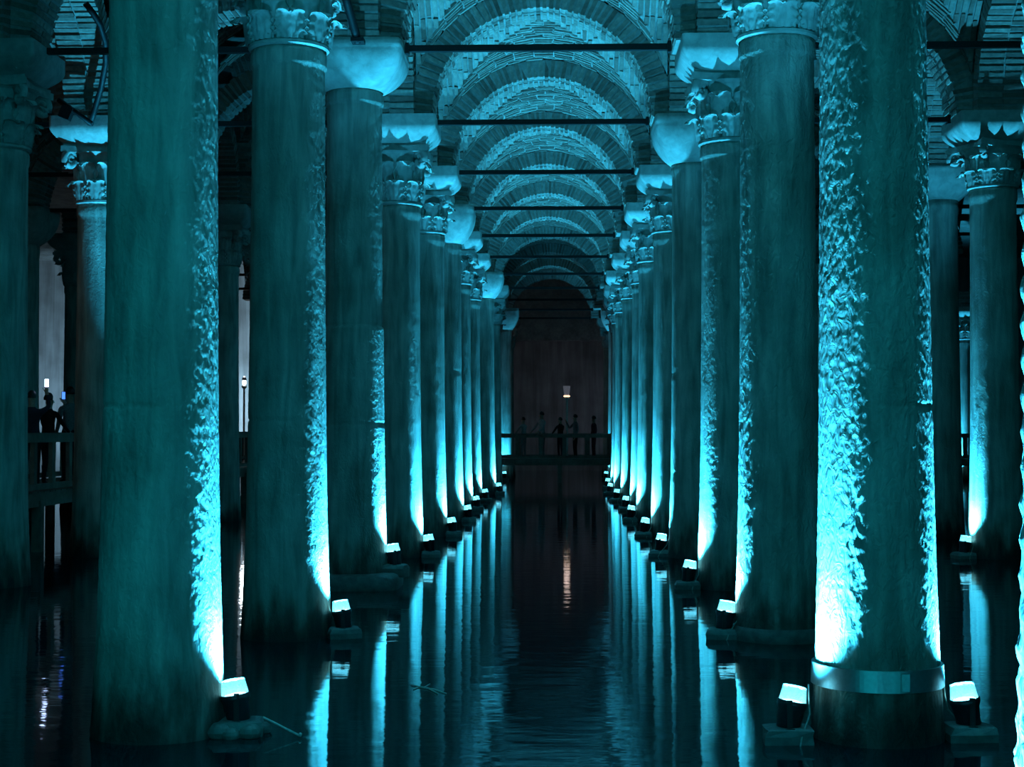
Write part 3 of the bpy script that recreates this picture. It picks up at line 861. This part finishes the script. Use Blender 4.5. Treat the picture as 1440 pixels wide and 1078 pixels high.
# iron pipe and lamp bracket on the left spandrel
o = empty('bent_pipe', (0, 0, 0)); tag(o, 'dark bent iron pipe arching up the lit brickwork at upper left', 'pipe')
yy = Y(4) - 0.86
def P2(px, py, y=yy): return (PX(px, y), y, 2.02 + (605 - py) / 2160 * y)
Y4 = Y(4)
MB().tube([P2(118, 170, Y4 - .69), P2(124, 150, Y4 - .78), P2(134, 115, Y4 - 1.0), P2(140, 80, Y4 - 1.4), P2(139, 50, Y4 - 1.8), P2(131, 25, Y4 - 2.1), P2(120, 8, Y4 - 2.3), P2(110, -5, Y4 - 2.4)], 0.047, 10).build('pipe', M['iron'], o, True)
MB().tube([P2(120, 168), P2(98, 152), P2(72, 133)], 0.04, 8).build('bracket_arm', M['iron'], o, True)
MB().box(P2(84, 152), (0.18, 0.14, 0.2), Matrix.Rotation(0.4, 3, 'Y')).build('lamp_box', M['iron'], o)
yy = Y(3) - 0.8
o = empty('iron_strut', (0, 0, 0)); tag(o, 'slanting dark iron strut above the plain block capital of the mended column', 'strut')
MB().tube([P2(501, 54, yy), P2(496, 35, yy - .1), P2(486, 0, yy - .25), P2(478, -30, yy - .45)], 0.055, 8).build('strut', M['iron'], o, True)
MB().box(P2(501, 52, yy), (0.16, 0.2, 0.05)).build('foot_plate', M['iron'], o)

# reeds / twigs near the first lamp and drifting on the water
o = empty('twig', (-1.83, 10.2, 0)); tag(o, 'thin pale rod leaning from the stones of the nearest left uplight', 'rod')
MB().tube([(-0.12, 0, 0.12), (0.0, -0.03, 0.07), (0.14, -0.08, 0.015)], 0.007, 6).build('rod', M['twig'], o, True)
MB().tube([(0.14, -0.08, 0.015), (0.145, -0.085, 0.03)], 0.012, 6).build('rod_tip', M['twig'], o, True)
def wy(px, py): y = 2.02 * 2160 / (py - 605); return (PX(px, y), y, 0.006)
o = empty('floating_twig', wy(603, 968)); tag(o, 'pale twig floating on the dark water of the channel', 'twig')
b0 = Vector(wy(603, 968))
MB().tube([Vector(wy(578, 962)) - b0, Vector(wy(596, 966)) - b0, Vector(wy(612, 969)) - b0, Vector(wy(628, 974)) - b0], [0.004, .009, .008, .004], 6).build('stem', M['twig'], o, True)
for a_, b_ in (((596, 966), (605, 961)), ((604, 968), (616, 974)), ((590, 965), (582, 968))):
    MB().tube([Vector(wy(*a_)) - b0, Vector(wy(*b_)) - b0], 0.005, 6).build('side_shoot', M['twig'], o, True)

# ------------------------------------------------------------------ people
def person(x, y, z, rz, h, label, top, legs, pose='stand', hold=None, bag=None):
    root = empty('person', (x, y, z), rz); tag(root, label, 'person')
    s = h / 1.75
    J = {}
    J['pel'] = (0, 0, .95); J['waist'] = (0, .0, 1.10); J['chest'] = (0, 0, 1.32); J['neckb'] = (0, 0, 1.46); J['neck'] = (0, 0.01, 1.52); J['head0'] = (0, .025, 1.60); J['head1'] = (0, .02, 1.70)
    arms = {'R': 1, 'L': -1}
    V, E, Rr = [], [], []
    idx = {}
    def av(n, p, r, par=None):
        idx[n] = len(V); V.append(Vector(p) * s); Rr.append((r[0] * s, r[1] * s))
        if par: E.append((idx[par], idx[n]))
    av('pel', J['pel'], (.155, .105)); av('waist', J['waist'], (.135, .095), 'pel'); av('chest', J['chest'], (.165, .11), 'waist'); av('neckb', J['neckb'], (.085, .07), 'chest')
    av('neck', J['neck'], (.052, .055), 'neckb'); av('h0', J['head0'], (.07, .085), 'neck'); av('h1', J['head1'], (.075, .09), 'h0')
    for sd in (-1, 1):
        n = 'R' if sd > 0 else 'L'
        av('hip' + n, (sd * .095, 0, .86), (.085, .09), 'pel'); av('kne' + n, (sd * .10, .02, .48), (.055, .06), 'hip' + n); av('ank' + n, (sd * .11, -.01, .09), (.038, .042), 'kne' + n)
        av('toe' + n, (sd * .12, .14, .035), (.04, .03), 'ank' + n)
        av('sho' + n, (sd * .19, 0, 1.41), (.06, .06), 'chest')
        if pose == 'photo' and sd > 0 or pose == 'both':
            el = (sd * .25, .16, 1.22); wr = (sd * .14, .34, 1.48)
        elif pose == 'raise' and sd > 0:
            el = (sd * .30, .12, 1.50); wr = (sd * .26, .2, 1.76)
        elif pose == 'lean':
            el = (sd * .28, .14, 1.16); wr = (sd * .22, .34, 1.02)
        else:
            el = (sd * .25, -.02, 1.13); wr = (sd * .25, .08, .90)
        av('elb' + n, el, (.043, .043), 'sho' + n); av('wri' + n, wr, (.03, .03), 'elb' + n)
        dv = (Vector(wr) - Vector(el)).normalized()
        pm = Vector(wr) + dv * .07
        av('pal' + n, pm, (.034, .022), 'wri' + n)
        side = Vector((1, 0, 0))
        for q, (o_, ln) in enumerate(((-.027, .07), (-.009, .085), (.010, .08), (.027, .062))):
            b_ = pm + side * o_ + dv * .03
            av('f%s%d' % (n, q), b_, (.009, .009), 'pal' + n); av('g%s%d' % (n, q), b_ + dv * ln * .8 + Vector((0, .02, -.02)), (.008, .008), 'f%s%d' % (n, q))
        av('t' + n, Vector(wr) + dv * .04 - side * sd * .045, (.010, .010), 'wri' + n)
        av('u' + n, Vector(wr) + dv * .09 - side * sd * .06, (.008, .008), 't' + n)
    me = bpy.data.meshes.new('skeleton'); me.from_pydata([tuple(v) for v in V], E, [])
    tmp = bpy.data.objects.new('skeleton', me); col.objects.link(tmp)
    tmp.modifiers.new('skin', 'SKIN'); tmp.modifiers.new('sub', 'SUBSURF').levels = 1
    for i, sv in enumerate(me.skin_vertices[0].data):
        sv.radius = Rr[i]; sv.use_root = (i == 0)
    dg = bpy.context.evaluated_depsgraph_get(); dg.update()
    bm_ = bpy.data.meshes.new_from_object(tmp.evaluated_get(dg))
    bpy.data.objects.remove(tmp)
    bm_.name = 'body'; bm_.materials.clear()
    for mm in (M[top], M[legs], M['skin'], M['black']): bm_.materials.append(mm)
    wr_idx = [V[idx['palR']], V[idx['palL']]]
    for p in bm_.polygons:
        c = p.center
        k = 0
        if c.z > 1.50 * s: k = 2
        elif c.z < 0.10 * s: k = 3
        elif c.z < 0.98 * s and abs(c.x) < .20 * s: k = 1
        for w in wr_idx:
            if (Vector(c) - w).length < .12 * s: k = 2
        if pose == 'raise' and c.z > 1.45 * s and c.x > .15 * s and k == 2 and (Vector(c) - wr_idx[0]).length > .13 * s: k = 0
        p.material_index = k
        p.use_smooth = True
    link('body', bm_, root)
    # face and hair on the head
    hc = Vector((0, .022, 1.66)) * s
    m = MB()
    for i in range(9):
        pass
    rs = []
    for i in range(9):
        t = i / 8 * PI * 0.60
        rs.append([(hc.x + (.080 * s) * math.sin(t + .02) * math.cos(2 * PI * j / 16), hc.y - .006 * s - .016 * s * t + (.094 * s) * math.sin(t + .02) * math.sin(2 * PI * j / 16) , hc.z + .03 * s + .11 * s * math.cos(t)) for j in range(16)])
    MB().rings(list(reversed(rs))).build('hair', M['hair'], root, True)
    MB().box((0, hc.y + .105 * s, hc.z - .035 * s), (.025 * s, .03 * s, .045 * s), None, .5).build('nose', M['skin'], root)
    return root, [V[idx['palR']], V[idx['palL']]]

def phone(root_loc, rz, p, label, mat):
    o = empty('phone', Vector(root_loc) + Matrix.Rotation(rz, 3, 'Z') @ (p + Vector((0, 0.0, 0.055))), rz); tag(o, label, 'phone')
    MB().box((0, 0.02, .05), (.075, .012, .15)).build('phone_body', M['phone'], o)
    MB().box((0, 0.012, .05), (.066, .006, .135)).build('screen', mat, o)
    return o
def put_person(px, y, rz, h, label, top, legs, pose='stand', deck=DECK, ph=None):
    x = PX(px, y)
    r, pl = person(x, y, deck, rz, h, label, top, legs, pose)
    if ph: phone((x, y, deck), rz, pl[0], ph[0], M[ph[1]])
put_person(38, 26.6, 0.3, 1.68, 'person in dark navy clothes holding up a lit phone on the left walkway', 'navy', 'black', 'raise', ph=('phone with bluish white glow held up on the left walkway', 'phone_light'))
put_person(62, 27.6, -0.5, 1.66, 'person in black jacket standing in the middle of the left walkway', 'black', 'navy', 'lean')
put_person(93, 28.6, 0.9, 1.80, 'tall person in grey top at the right end of the visible left walkway', 'greycloth', 'black', 'photo', ph=('phone with deep blue screen on the left walkway', 'phone_screen'))
D2 = DECK - 0.08
put_person(736, 60.9, 0.9, 1.60, 'person in pale clothes at the far left of the footbridge crowd', 'pale', 'greycloth', 'lean', D2)
put_person(762, 60.3, 2.2, 1.80, 'taller person in pale striped-looking top on the footbridge, left of the lamp post', 'pale', 'greycloth', 'lean', D2)
put_person(788, 60.15, 2.3, 1.58, 'person in black with dark hair leaning at the footbridge railing', 'black', 'navy', 'lean', D2)
put_person(809, 60.7, 1.9, 1.70, 'person in dark grey just right of the footbridge lamp post', 'greycloth', 'black', 'photo', D2)
put_person(835, 60.3, 1.2, 1.64, 'person in dark red coat at the right end of the footbridge crowd', 'red', 'red', 'stand', D2)
